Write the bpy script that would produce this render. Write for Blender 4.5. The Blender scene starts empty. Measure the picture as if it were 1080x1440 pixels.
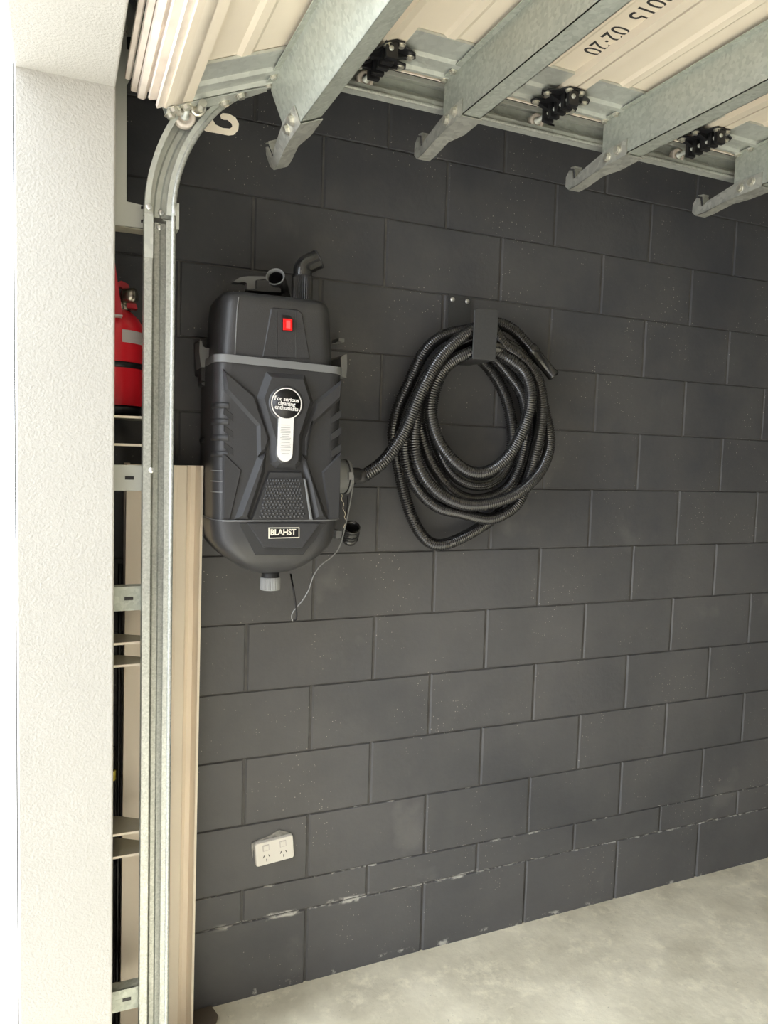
import bpy, bmesh, math, random
from mathutils import Vector, Matrix
random.seed(7)
SC = bpy.context.scene
COL = SC.collection
# ------------------------------------------------------------------ camera
YAW, PIT, ROL, FPX = 0.4072, -0.0729, 0.0299, 1058.07
CAM = Vector((-1.8931, -2.1153, 1.3914))
cf = Vector((math.sin(YAW)*math.cos(PIT), math.cos(YAW)*math.cos(PIT), math.sin(PIT)))
r0 = Vector((math.cos(YAW), -math.sin(YAW), 0)); u0 = r0.cross(cf)
cr = r0*math.cos(ROL)+u0*math.sin(ROL); cu = -r0*math.sin(ROL)+u0*math.cos(ROL)
cam = bpy.data.cameras.new('camera'); camo = bpy.data.objects.new('camera', cam); COL.objects.link(camo)
cam.sensor_fit = 'VERTICAL'; cam.sensor_height = 36; cam.sensor_width = 27; cam.lens = FPX*36/1440
cam.clip_start = 0.02
m = Matrix((cr, cu, -cf)).transposed().to_4x4(); m.translation = CAM
camo.matrix_world = m; SC.camera = camo
# ------------------------------------------------------------------ world, sun, exposure
W = bpy.data.worlds.new('world'); SC.world = W; W.use_nodes = True
nt = W.node_tree; bg = nt.nodes['Background']
bg.inputs[0].default_value = (0.86, 0.93, 1.0, 1); bg.inputs[1].default_value = 6.5
sl = bpy.data.lights.new('sun', 'SUN'); so = bpy.data.objects.new('sun', sl); COL.objects.link(so)
sl.energy = 6.0; sl.angle = math.radians(1.0); sl.color = (1, .96, .90)
so.rotation_euler = Vector((0.5, -0.38, -0.8)).to_track_quat('-Z', 'Y').to_euler()
so.location = (-5, 3, 6)
vs = SC.view_settings
vs.view_transform = 'Standard'; vs.look = 'None'; vs.gamma = 1; vs.exposure = 0.5; vs.use_curve_mapping = False

# ------------------------------------------------------------------ helpers
# measured sight lines of the photograph, turned into points on a plane at a known depth (fixed numbers, independent of the camera above)
SP = Vector((-1.8931, -2.1153, 1.3914))
SF, SR, SU = (Vector(v) for v in ((0.394988, 0.915794, -0.072835), (0.918685, -0.393863, 0.029816), (0.001382, 0.078690, 0.996898)))
def at(px, py, val, ax=1):
    d = SF + SR*((px-540)/1058.07) + SU*((720-py)/1058.07)
    return SP + d*((val-SP[ax])/d[ax])
class MB:
    def __init__(s): s.v = []; s.f = []; s.sm = []
    def add(s, vs_, fs, smooth=False):
        b = len(s.v); s.v += [tuple(v) for v in vs_]
        s.f += [tuple(i+b for i in f) for f in fs]; s.sm += [smooth]*len(fs)
        return s
    def box(s, a, b, bev=0):
        x0, y0, z0 = [min(a[i], b[i]) for i in range(3)]; x1, y1, z1 = [max(a[i], b[i]) for i in range(3)]
        if bev:
            bm = bmesh.new(); bmesh.ops.create_cube(bm, size=1)
            for v in bm.verts: v.co = Vector(((x0+x1)/2+v.co.x*(x1-x0), (y0+y1)/2+v.co.y*(y1-y0), (z0+z1)/2+v.co.z*(z1-z0)))
            bmesh.ops.bevel(bm, geom=bm.edges[:], offset=bev, segments=2, affect='EDGES', profile=.5)
            bm.verts.index_update()
            s.add([v.co.copy() for v in bm.verts], [[v.index for v in f.verts] for f in bm.faces]); bm.free(); return s
        return s.add([(x0,y0,z0),(x1,y0,z0),(x1,y1,z0),(x0,y1,z0),(x0,y0,z1),(x1,y0,z1),(x1,y1,z1),(x0,y1,z1)],
                     [(0,3,2,1),(4,5,6,7),(0,1,5,4),(1,2,6,5),(2,3,7,6),(3,0,4,7)])
    def prism(s, pts, ext, smooth=False):          # 3-D outline swept by a vector
        n = len(pts); e = Vector(ext); P = [Vector(p) for p in pts]
        return s.add(P+[p+e for p in P], [tuple(range(n)), tuple(range(2*n-1, n-1, -1))]+[(i, i+n, (i+1) % n+n, (i+1) % n) for i in range(n)], smooth)
    def relief(s, pts, h, ch, d=Vector((0,-1,0)), back=.004):   # raised pad with a chamfered rim, outline in the XZ plane
        P = [Vector(p) for p in pts]; n = len(P)
        A = sum(P[i].x*P[(i+1) % n].z-P[(i+1) % n].x*P[i].z for i in range(n))
        if A < 0: P.reverse()
        Q = []
        for i in range(n):
            a = (P[i]-P[i-1]); b = (P[(i+1) % n]-P[i]); a.y = b.y = 0; a.normalize(); b.normalize()
            na = Vector((-a.z, 0, a.x)); nb = Vector((-b.z, 0, b.x)); m_ = na+nb
            k = ch/max(.5, (1+na.dot(nb))/1.0) if m_.length > 1e-6 else 0
            Q.append(P[i]+m_*k+d*h)
        B = [p-d*back for p in P]
        f = [tuple(range(2*n, 3*n))]
        for i in range(n):
            j = (i+1) % n; f += [(i, j, n+j, n+i), (n+i, n+j, 2*n+j, 2*n+i)]
        return s.add(B+P+Q, f)
    def tube(s, path, r, seg=8, cap=True, smooth=True, radii=None):
        P = [Vector(p) for p in path]; n = len(P); fr = None; V = []
        for i in range(n):
            t = (P[min(i+1, n-1)]-P[max(i-1, 0)]).normalized()
            if fr is None:
                fr = t.orthogonal().normalized()
            fr = (fr-t*fr.dot(t)).normalized(); b = t.cross(fr); rr = radii[i] if radii else r
            V += [P[i]+(fr*math.cos(2*math.pi*k/seg)+b*math.sin(2*math.pi*k/seg))*rr for k in range(seg)]
        F = [(i*seg+k, i*seg+(k+1) % seg, (i+1)*seg+(k+1) % seg, (i+1)*seg+k) for i in range(n-1) for k in range(seg)]
        s.add(V, F, smooth)
        if cap: s.add(V[:seg], [tuple(range(seg-1, -1, -1))]); s.add(V[-seg:], [tuple(range(seg))])
        return s
    def lathe(s, prof, o, axis, seg=20, smooth=True):   # profile of (distance along axis, radius)
        ax = Vector(axis).normalized(); a = ax.orthogonal().normalized(); b = ax.cross(a); o = Vector(o)
        V = [o+ax*h+(a*math.cos(2*math.pi*k/seg)+b*math.sin(2*math.pi*k/seg))*r for h, r in prof for k in range(seg)]
        return s.add(V, [(i*seg+k, i*seg+(k+1) % seg, (i+1)*seg+(k+1) % seg, (i+1)*seg+k) for i in range(len(prof)-1) for k in range(seg)], smooth)
    def mesh(s, name):
        me = bpy.data.meshes.new(name); me.from_pydata(s.v, [], s.f); me.validate(); 
        bm = bmesh.new(); bm.from_mesh(me); bmesh.ops.recalc_face_normals(bm, faces=bm.faces); bm.to_mesh(me); bm.free()
        if len(s.sm) == len(me.polygons): me.polygons.foreach_set('use_smooth', s.sm)
        return me
    def build(s, name, m_, parent=None, label=None):
        me = s.mesh(name); me.materials.append(m_)
        return link(name, me, parent, label)
def link(name, me, parent=None, label=None):
    o = bpy.data.objects.new(name, me); COL.objects.link(o)
    if parent:
        o.parent = parent
        o.matrix_parent_inverse = Matrix.Translation(parent_loc(parent)).inverted()
    if label: o['label'] = label
    return o
def parent_loc(p):
    l = Vector((0,0,0))
    while p: l = l+p.location; p = p.parent if p.parent and p.matrix_parent_inverse == Matrix() else None
    return l
def thing(name, label, cat, loc=(0,0,0), group=None):
    o = bpy.data.objects.new(name, None); COL.objects.link(o); o.location = loc; o.empty_display_size = .05
    o['label'] = label; o['category'] = cat
    if group: o['group'] = group
    return o
def tag(o, label, cat, group=None):
    o['label'] = label; o['category'] = cat
    if group: o['group'] = group
    return o
def struct(o): o['kind'] = 'structure'; return o

# ------------------------------------------------------------------ materials
def mat(name, col, rough=.6, metal=0, noise=None, bump=None, spec=.5, emit=None):
    m_ = bpy.data.materials.new(name); m_.use_nodes = True; N = m_.node_tree.nodes; L = m_.node_tree.links
    b = N['Principled BSDF']; b.inputs['Roughness'].default_value = rough; b.inputs['Metallic'].default_value = metal
    b.inputs['Specular IOR Level'].default_value = spec
    b.inputs['Base Color'].default_value = (*col, 1)
    tc = N.new('ShaderNodeNewGeometry')
    if noise:
        sc, amt = noise[:2]
        n = N.new('ShaderNodeTexNoise'); n.inputs['Scale'].default_value = sc; n.inputs['Detail'].default_value = 5
        L.new(tc.outputs['Position'], n.inputs['Vector'])
        mr = N.new('ShaderNodeMapRange'); mr.inputs[1].default_value = .3; mr.inputs[2].default_value = .7
        mr.inputs[3].default_value = 1-amt; mr.inputs[4].default_value = 1+amt; L.new(n.outputs['Fac'], mr.inputs[0])
        mx = N.new('ShaderNodeVectorMath'); mx.operation = 'SCALE'; mx.inputs[0].default_value = col
        L.new(mr.outputs[0], mx.inputs['Scale']); L.new(mx.outputs[0], b.inputs['Base Color'])
    if bump:
        sc, st = bump
        n = N.new('ShaderNodeTexNoise'); n.inputs['Scale'].default_value = sc; n.inputs['Detail'].default_value = 3
        L.new(tc.outputs['Position'], n.inputs['Vector'])
        bp = N.new('ShaderNodeBump'); bp.inputs['Strength'].default_value = st; bp.inputs['Distance'].default_value = .003
        L.new(n.outputs['Fac'], bp.inputs['Height']); L.new(bp.outputs[0], b.inputs['Normal'])
    if emit:
        b.inputs['Emission Color'].default_value = (*emit[0], 1); b.inputs['Emission Strength'].default_value = emit[1]
    return m_
def galv(name, col, metal=.55, rough=.42, scale=90, amt=.2):
    m_ = mat(name, col, rough, metal); N = m_.node_tree.nodes; L = m_.node_tree.links; b = N['Principled BSDF']
    g = N.new('ShaderNodeNewGeometry')
    v = N.new('ShaderNodeTexVoronoi'); v.inputs['Scale'].default_value = scale
    L.new(g.outputs['Position'], v.inputs['Vector'])
    sp = N.new('ShaderNodeSeparateColor'); L.new(v.outputs['Color'], sp.inputs[0])
    n = N.new('ShaderNodeTexNoise'); n.inputs['Scale'].default_value = 9; n.inputs['Detail'].default_value = 6
    L.new(g.outputs['Position'], n.inputs['Vector'])
    ad = N.new('ShaderNodeMath'); ad.operation = 'ADD'; L.new(sp.outputs[0], ad.inputs[0]); L.new(n.outputs['Fac'], ad.inputs[1])
    mr = N.new('ShaderNodeMapRange'); mr.inputs[1].default_value = .2; mr.inputs[2].default_value = 1.5
    mr.inputs[3].default_value = 1-amt; mr.inputs[4].default_value = 1+amt; L.new(ad.outputs[0], mr.inputs[0])
    mx = N.new('ShaderNodeVectorMath'); mx.operation = 'SCALE'; mx.inputs[0].default_value = col
    L.new(mr.outputs[0], mx.inputs['Scale']); L.new(mx.outputs[0], b.inputs['Base Color'])
    mr2 = N.new('ShaderNodeMapRange'); mr2.inputs[3].default_value = rough-.08; mr2.inputs[4].default_value = rough+.12
    L.new(sp.outputs[1], mr2.inputs[0]); L.new(mr2.outputs[0], b.inputs['Roughness'])
    return m_

def block_paint():
    m_ = mat('black_block_paint', (.05, .048, .047), .62, spec=.35); N = m_.node_tree.nodes; L = m_.node_tree.links; b = N['Principled BSDF']
    g = N.new('ShaderNodeNewGeometry'); P = g.outputs['Position']
    def noise(sc, det=4, vec=P, rough=.6):
        n = N.new('ShaderNodeTexNoise'); n.inputs['Scale'].default_value = sc; n.inputs['Detail'].default_value = det; n.inputs['Roughness'].default_value = rough
        L.new(vec, n.inputs['Vector']); return n.outputs['Fac']
    def rng(src, a, b_, c=0, d=1):
        r = N.new('ShaderNodeMapRange'); r.interpolation_type = 'SMOOTHSTEP'
        for i, v in enumerate((a, b_, c, d)): r.inputs[i+1].default_value = v
        L.new(src, r.inputs[0]); return r.outputs[0]
    def math_(op, a, c):
        n = N.new('ShaderNodeMath'); n.operation = op
        for i, v in enumerate((a, c)):
            if isinstance(v, (int, float)): n.inputs[i].default_value = v
            else: L.new(v, n.inputs[i])
        return n.outputs[0]
    def mixc(fac, a, c):
        x = N.new('ShaderNodeMix'); x.data_type = 'RGBA'; L.new(fac, x.inputs[0])
        for i, v in ((6, a), (7, c)):
            if isinstance(v, tuple): x.inputs[i].default_value = (*v, 1)
            else: L.new(v, x.inputs[i])
        return x.outputs[2]
    base = mixc(rng(noise(2.2, 6), .3, .7), (.064, .066, .077), (.102, .101, .106))
    s3 = N.new('ShaderNodeSeparateXYZ'); L.new(P, s3.inputs[0]); Z = s3.outputs['Z']; X = s3.outputs['X']
    sm = rng(noise(3.1, 5, rough=.5), .54, .74, 0, .6)                      # chalky smears, weighted low to paint in the lower wall's brighter light too
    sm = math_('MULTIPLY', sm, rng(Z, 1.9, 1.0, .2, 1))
    low_light = math_('MULTIPLY', rng(noise(1.3, 5), .3, .6, .12, .36), rng(Z, 1.45, .75, 0, 1))  # pale veil, paints brighter light onto the lower wall
    sm = math_('MAXIMUM', sm, low_light)
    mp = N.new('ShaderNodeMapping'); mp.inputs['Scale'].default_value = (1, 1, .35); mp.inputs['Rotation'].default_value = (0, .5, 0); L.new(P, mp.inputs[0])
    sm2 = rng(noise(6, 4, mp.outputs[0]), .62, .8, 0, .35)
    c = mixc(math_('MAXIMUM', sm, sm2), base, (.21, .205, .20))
    # pin-hole specks
    v = N.new('ShaderNodeTexVoronoi'); v.inputs['Scale'].default_value = 115; v.inputs['Randomness'].default_value = 1; L.new(P, v.inputs['Vector'])
    sc_ = N.new('ShaderNodeSeparateColor'); L.new(v.outputs['Color'], sc_.inputs[0])
    sp = math_('MULTIPLY', rng(v.outputs['Distance'], .20, .11), rng(sc_.outputs[0], .66, .68))
    sp = math_('MULTIPLY', sp, rng(noise(4.5, 5), .5, .6))
    c = mixc(sp, c, (.42, .40, .36))
    # white efflorescence along the lowest joints and the foot of the wall
    wob = math_('MULTIPLY', math_('SUBTRACT', noise(14, 3), .5), .02)
    zz = math_('ADD', Z, wob)
    def band(zc, w, th, sc, x0, x1):
        d = math_('ABSOLUTE', math_('SUBTRACT', zz, zc), 0)
        k = math_('MULTIPLY', rng(d, w, w*.3), rng(noise(sc, 5), th, th+.07))
        k = math_('MULTIPLY', k, math_('MULTIPLY', rng(X, x0-.05, x0+.05), rng(X, x1+.05, x1-.05)))
        return k
    e = math_('MAXIMUM', band(0.0, .013, .50, 9, -1.45, -.98), band(0.0, .010, .50, 11, -.80, -.58))
    e = math_('MAXIMUM', e, band(0.0, .004, .45, 20, -1.5, 1.2))
    e = math_('MAXIMUM', e, band(0.1, .0035, .50, 16, -1.5, .9))
    e = math_('MAXIMUM', e, band(-.222, .016, .56, 13, -1.5, 1.2))
    e = math_('MAXIMUM', e, band(.3, .0025, .55, 12, -1.4, -.6))
    c = mixc(math_('MULTIPLY', e, .95), c, (.62, .61, .57))
    L.new(c, b.inputs['Base Color'])
    bp = N.new('ShaderNodeBump'); bp.inputs['Strength'].default_value = .25; bp.inputs['Distance'].default_value = .003
    L.new(noise(60, 4), bp.inputs['Height']); L.new(bp.outputs[0], b.inputs['Normal'])
    return m_
def concrete(name, ca, cb, bl=None):
    m_ = mat(name, ca, .55, spec=.4); N = m_.node_tree.nodes; L = m_.node_tree.links; b = N['Principled BSDF']
    g = N.new('ShaderNodeNewGeometry'); P = g.outputs['Position']
    def noise(sc, det=6, r=.6):
        n = N.new('ShaderNodeTexNoise'); n.inputs['Scale'].default_value = sc; n.inputs['Detail'].default_value = det; n.inputs['Roughness'].default_value = r
        L.new(P, n.inputs['Vector']); return n.outputs['Fac']
    def mixc(f, a, c, lo, hi, k=1):
        r = N.new('ShaderNodeMapRange'); r.inputs[1].default_value = lo; r.inputs[2].default_value = hi; r.inputs[4].default_value = k; L.new(f, r.inputs[0])
        x = N.new('ShaderNodeMix'); x.data_type = 'RGBA'; L.new(r.outputs[0], x.inputs[0])
        for i, v in ((6, a), (7, c)):
            if isinstance(v, tuple): x.inputs[i].default_value = (*v, 1)
            else: L.new(v, x.inputs[i])
        return x.outputs[2]
    c = mixc(noise(3.5), ca, cb, .35, .68)
    c = mixc(noise(12, 8, .7), c, tuple(v*1.25 for v in ca), .52, .75, .7)
    c = mixc(noise(5.5, 9, .75), c, tuple(v*.6 for v in cb), .6, .8, .7)
    c = mixc(noise(70, 4, .7), c, tuple(v*.45 for v in cb), .66, .74, .6)
    L.new(c, b.inputs['Base Color'])
    bp = N.new('ShaderNodeBump'); bp.inputs['Strength'].default_value = .3; bp.inputs['Distance'].default_value = .004
    L.new(noise(45, 6), bp.inputs['Height']); L.new(bp.outputs[0], b.inputs['Normal'])
    return m_
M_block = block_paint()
M_mortar = mat('painted_mortar', (.09, .087, .086), .7, noise=(20, .25), bump=(80, .4))
M_floor = concrete('garage_concrete', (.88, .82, .65), (.56, .51, .38))
M_drive = mat('pale_driveway', (.40, .385, .36), .8, noise=(3, .1))
M_render = mat('white_textured_render', (.475, .458, .42), .85, noise=(5, .02), bump=(170, .55), spec=.2)
M_dark = mat('black_wall_paint', (.08, .077, .076), .7, noise=(2, .03))
M_inner = mat('interior_plaster', (.78, .76, .71), .8, noise=(2, .03))
M_galv = galv('spangled_zinc', (.43, .455, .405), .35, .45, 120, .16)
M_galv2 = galv('smooth_zinc', (.55, .57, .53), .4, .38, 60, .09)
M_tail = galv('bright_zinc_bracket', (.55, .55, .50), .55, .36, 70, .22)
M_track = galv('track_zinc', (.45, .46, .425), .5, .42, 260, .2)
M_bolt = mat('bright_zinc_bolt', (.72, .70, .62), .3, .8)
M_cream = mat('cream_door_paint', (.80, .71, .58), .42, noise=(3, .05))
M_cream2 = mat('pale_cream_lip', (.86, .77, .64), .4, noise=(6, .04))
M_seal = mat('grimy_cream_seal', (.72, .64, .56), .6, noise=(12, .15))
M_black = mat('black_hinge_plastic', (.012, .012, .014), .38)
M_ink = mat('black_ink', (.03, .028, .03), .7)
M_shell = mat('charcoal_moulded_plastic', (.042, .042, .045), .38, noise=(160, .05), bump=(420, .12))
M_shell2 = mat('dark_moulded_plastic', (.030, .030, .032), .45, bump=(420, .12))
M_greyp = mat('grey_plastic', (.19, .195, .20), .45)
M_lgrey = mat('light_grey_plastic', (.27, .275, .28), .45)
M_hose = mat('black_hose_plastic', (.022, .022, .023), .22, spec=.8)
M_white = mat('white_plastic', (.83, .80, .74), .35)
M_label = mat('white_sticker', (.82, .80, .78), .4)
M_text = mat('grey_print', (.35, .34, .34), .6)
M_badge = mat('black_sticker', (.008, .007, .009), .4)
M_creamtx = mat('cream_print', (.78, .74, .63), .5)
M_red = mat('red_enamel', (.75, .016, .03), .28)
M_redp = mat('red_plastic', (.50, .015, .03), .4)
M_lamp = mat('lit_red_switch', (.8, .01, .01), .3, emit=((1, .0, .005), .25))
M_hot = mat('lit_red_switch_centre', (.9, .1, .1), .3, emit=((1, .04, .04), .5))
M_band = mat('pale_grey_band', (.55, .5, .5), .5)
M_brass = mat('dark_chrome', (.35, .32, .27), .25, .9)
M_board = mat('cream_painted_board', (.90, .79, .66), .5, noise=(4, .04))
M_plate = mat('grey_painted_plate', (.52, .53, .49), .45, .2, noise=(5, .06))
M_shelf = mat('beige_metal_shelf', (.36, .34, .27), .5, .2, noise=(9, .1))
M_brown = mat('brown_plastic', (.12, .095, .07), .5)
M_screw = mat('steel_screw', (.8, .8, .78), .3, .8)
M_green = mat('green_print', (.02, .16, .07), .5)
M_satin = mat('satin_black_steel', (.055,.056,.06), .5, noise=(200,.08))
M_yellow = mat('yellow_tape', (.6, .5, .05), .5)

# ------------------------------------------------------------------ structure
FZ = lambda x: -.2235+.0105*x
def floor_z(x): return FZ(max(-2.0, min(x, 4.5)))
mb = MB()
mb.add([(-2.0,-5.6,floor_z(-2)),(4.5,-5.6,floor_z(4.5)),(4.5,.2,floor_z(4.5)),(-2.0,.2,floor_z(-2)),
        (-2.0,-5.6,-.45),(4.5,-5.6,-.45),(4.5,.2,-.45),(-2.0,.2,-.45)],
       [(0,1,2,3),(4,7,6,5),(0,4,5,1),(1,5,6,2),(2,6,7,3),(3,7,4,0)])
fl = struct(mb.build('floor', M_floor))
dr = MB().box((-14,-14,-.45),(-2.0,8,-.262)).build('driveway', M_drive); struct(dr)
# block wall on the right-hand side of the opening
wr = struct(MB().box((-2.0,.0045,-.45),(4.5,.2,2.80)).build('wall_right', M_mortar))
def block_mesh(w, h, name):
    bx, bz = .0045, .0022
    m2 = MB()
    def q(dx, dz, y): return [(dx,y,dz),(w-dx,y,dz),(w-dx,y,h-dz),(dx,y,h-dz)]
    m2.add(q(0,0,.009)+q(0,0,.0045)+q(bx,bz,0), [(8,9,10,11)]+[(i,(i+1)%4,4+(i+1)%4,4+i) for i in range(4)]+[(4+i,4+(i+1)%4,8+(i+1)%4,8+i) for i in range(4)])
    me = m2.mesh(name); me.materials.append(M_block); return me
G = .003; GV = .0014
full = block_mesh(.4-2*G, .2-2*GV, 'block'); half = block_mesh(.4-2*G, .1-2*GV, 'half_block'); foot = block_mesh(.4-2*G, .24, 'foot_block')
rows = [(-.243, foot, 0.)]+[(0, half, .2)]+[(.1+.2*i, full, .0 if i % 2 == 0 else .2) for i in range(13)]
for z, me, off in rows:
    n = 0
    x = -2.0+off-.4*(off > 0)
    while x < 2.5:
        if x > -2.05:
            o = link('block', me, wr); o.location = (x+G, random.uniform(-.0009, .0009), z+GV)
        x += .4
# front wall: reveal pillar, recess behind it and the lintel
XO, XI, YR, ZL = -1.980, -1.783, -.34, 2.165
wf = MB()
wf.box((XO, YR, -.45), (XI, -.20, 2.80), .004)
wf.box((XO, -.205, -.45), (-1.885, .0, 2.80))
wf.box((XO, -5.35, ZL), (XI, YR+.03, 2.80), .004)
wf.box((XO, -5.6, -.45), (XI, -4.25, 2.80))
struct(wf.build('wall_front', M_render))
struct(MB().box((-7.5,-4.8,-.45),(-1.985,-4.4,5.2)).build('light_blocker_wall', mat('dark_light_blocker', (.11,.09,.075), .85, noise=(6,.2))))  # unseen wall, added outside to block light from the pillar and left-hand wall
struct(MB().box((-2.0,-5.8,-.45),(4.5,-5.6,2.80)).build('wall_left', M_dark))
struct(MB().box((4.5,-5.8,-.45),(4.7,.2,2.80)).build('wall_back', M_dark))
struct(MB().box((-2.0,-5.8,2.80),(4.7,.2,2.9)).build('ceiling', M_inner))

# ------------------------------------------------------------------ small shared meshes
def bolt_mesh(r=.006, h=.005):
    b = MB().lathe([(0,r*1.35),(.001,r*1.35),(.001,r*.95),(h,r*.85),(h,.0001)], (0,0,0), (0,0,1), 8, False); return b
BOLT = bolt_mesh(.0072, .006).mesh('bolt'); BOLT.materials.append(M_bolt)
SCREW = MB().lathe([(0,.0055),(.0015,.005),(.0028,.003),(.003,.0001)], (0,0,0), (0,0,1), 10).mesh('screw'); SCREW.materials.append(M_screw)
def bolt(p, axis, parent, s=1, me=None, name='bolt'):
    o = link(name, me or BOLT, parent)
    q = Vector(axis).to_track_quat('Z', 'Y')
    o.rotation_mode = 'QUATERNION'; o.rotation_quaternion = q; o.location = p; o.scale = (s, s, s); return o

# ------------------------------------------------------------------ sectional door
door = thing('sectional_garage_door', 'open cream sectional garage door overhead with galvanised cross beams', 'garage door')
PITCH = .509; JX = -1.185; PZ = 2.368
YE, YF = -.338, -4.1
class Fr:      # panel frame in the XZ plane: origin at the joint, t along travel, n towards the room
    def __init__(s, ox, oz, a): s.o = (ox, oz); s.t = (math.cos(a), math.sin(a)); s.n = (math.sin(a), -math.cos(a))
    def p(s, S, Y, N): return Vector((s.o[0]+s.t[0]*S+s.n[0]*N, Y, s.o[1]+s.t[1]*S+s.n[1]*N))
    def nv(s): return Vector((s.n[0], 0, s.n[1]))
    def tv(s): return Vector((s.t[0], 0, s.t[1]))
A1 = math.radians(22.6)
frames = [Fr(JX-PITCH*math.cos(A1), PZ-PITCH*math.sin(A1), A1)]+[Fr(JX+PITCH*i, PZ, 0) for i in range(5)]
def fprism(b, fr, poly, y0, y1):
    b.prism([fr.p(s_, y0, n_) for s_, n_ in poly], (0, y1-y0, 0)); return b
def make_text(body, size, ext=.0, bold=0):
    c = bpy.data.curves.new('text', 'FONT'); c.body = body; c.size = size; c.align_x = 'CENTER'; c.align_y = 'CENTER'; c.extrude = ext; c.resolution_u = 3; c.offset = size*bold
    o = bpy.data.objects.new('text', c); COL.objects.link(o); dg = bpy.context.evaluated_depsgraph_get()
    me = bpy.data.meshes.new_from_object(o.evaluated_get(dg)); bpy.data.objects.remove(o); return me
def text_obj(name, body, size, loc, xdir, updir, m_, parent, label=None, ext=.0003, sx=1, bold=0):
    me = make_text(body, size, ext, bold)
    X = Vector(xdir).normalized(); Z = X.cross(Vector(updir)).normalized(); Y = Z.cross(X)
    mt = Matrix((X, Y, Z)).transposed().to_4x4(); mt.translation = loc
    me.transform(mt @ Matrix.Diagonal((sx, 1, 1, 1))); me.materials.clear(); me.materials.append(m_)
    return link(name, me, parent, label)
for i, fr in enumerate(frames):
    pf = [(.003,.018),(.028,.018),(.033,.001),(.105,0),(.115,.006),(.135,.006),(.147,0),(.372,0),(.382,.006),(.402,.006),(.414,0),
          (PITCH-.034,.001),(PITCH-.029,.018),(PITCH-.003,.018),(PITCH-.003,-.04),(.003,-.04)]
    if i == 0:
        pf[0] = (-.035,.018); pf[-1] = (-.035,-.04)
    pan = fprism(MB(), fr, pf, -.34, YF).build('door_panel', M_cream, door)
    # galvanised end stile with its pressed step
    st = MB()
    s0, s1 = (.033 if i else .02), PITCH-.034
    prof = [(-.494,.0015),(-.494,.0075),(-.418,.008),(-.410,.015),(-.396,.016),(-.390,.008),(-.352,.008),(-.346,.016),(-.336,.016),(-.336,.0015)]
    a = [fr.p(s0, y, n) for y, n in prof]; st.prism(a, fr.tv()*(s1-s0))
    for s_ in (.125, .392): st.box(fr.p(s_-.012, -.497, .002), fr.p(s_+.012, -.486, .004)) if i else None
    st.build('end_stile', M_galv2, pan)
    if i:
        MB().box((fr.o[0]+.01, -.322, fr.o[1]-.012), (fr.o[0]+PITCH-.01, -.316, fr.o[1]+.002)).build('edge_seal', M_cream2, pan)
    # strut
    sw = .198 if i else .224
    H = .133
    st = MB()
    web = [(-.362,.002),(-.322,.010),(-.322,H-.006),(-.33,H)]
    th = .002
    pts = [fr.p(sw, -.350, .012), fr.p(sw, -.322, .022), fr.p(sw, -.322, H), fr.p(sw, YF, H), fr.p(sw, YF, .012)]
    st.prism(pts, fr.tv()*th)
    st.box((0,0,0),(0,0,0)) if False else None
    def slab(sa, na, sb, nb, ya=-.322, yb=YF):
        st.prism([fr.p(sa, ya, na), fr.p(sb, ya, na), fr.p(sb, ya, nb), fr.p(sa, ya, nb)], (0, yb-ya, 0))
    slab(sw, H-th, sw+.052, H)                       # bottom flange
    slab(sw+.050, H-.020, sw+.052, H)                # its lip
    slab(sw-.016, .013, sw, .015, -.350)             # thin rolled edge beside the panel
    slab(sw, .010, sw+.052, .014, -.350)
    so_ = st.build('strut', M_galv, door)
    nv, tv = fr.nv(), fr.tv()
    bolt(fr.p(sw-.008, -.335, .015), nv, so_, 1.1); bolt(fr.p(sw-.008, -.382, .015), nv, so_, 1.1)
    # end bracket: channel tail with an upturned hook
    eb = MB()
    prof = [(-.428,H-.036),(-.335,H-.034),(-.285,H-.024),(-.225,H-.012),(-.207,H-.003),(-.197,H-.003),(-.190,H-.030),(-.176,H-.035),(-.161,H-.020),(-.160,H+.008),(-.176,H+.022),(-.215,H+.023),(-.29,H+.011),(-.34,H+.006),(-.428,H+.004)]
    eb.prism([fr.p(sw-.004, y, n) for y, n in prof], tv*.0025)
    prof2 = [(-.34,H-.016),(-.29,H-.008),(-.225,H+.002),(-.200,H+.004),(-.200,H-.02),(-.180,H-.022),(-.165,H+.014),(-.20,H+.023),(-.29,H+.012),(-.34,H+.006)]
    eb.prism([fr.p(sw+.030, y, n) for y, n in prof2], tv*.0025)
    lo = [(-.428,H+.004),(-.34,H+.006),(-.29,H+.010),(-.215,H+.020),(-.178,H+.021)]
    for (ya, na), (yb, nb) in zip(lo, lo[1:]):
        wa = .054 if ya < -.30 else .034
        eb.prism([fr.p(sw-.004, ya, na), fr.p(sw+wa, ya, na), fr.p(sw+(.054 if yb < -.3 else .034), yb, nb), fr.p(sw-.004, yb, nb)], nv*.0022)
    e = eb.build('end_bracket', M_tail, so_)
    tb = MB(); tb.prism([fr.p(sw-.002, -.203, H-.002), fr.p(sw+.022, -.203, H-.002), fr.p(sw+.022, -.198, H-.036), fr.p(sw-.002, -.198, H-.036)], (0,-.003,0))
    tb.prism([fr.p(sw-.002, -.203, H-.036), fr.p(sw+.022, -.203, H-.036), fr.p(sw+.022, -.180, H-.040), fr.p(sw-.002, -.180, H-.040)], nv*-.003)
    tb.build('hook_clip', M_tail, so_)
    bolt(fr.p(sw-.004, -.350, H-.013), -tv, so_, 1.5); bolt(fr.p(sw-.004, -.392, H-.018), -tv, so_, 1.5)
# stamped date, upside down as seen from the opening
fr = frames[1]
text_obj('date_stamp', '2015  02\u00b720', .074, fr.p(PITCH-.056, -.706, .0008), (0,1,0), (1,0,0), M_ink, door, 'black stamped date reading 2015 02·20', sx=.74)
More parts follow.
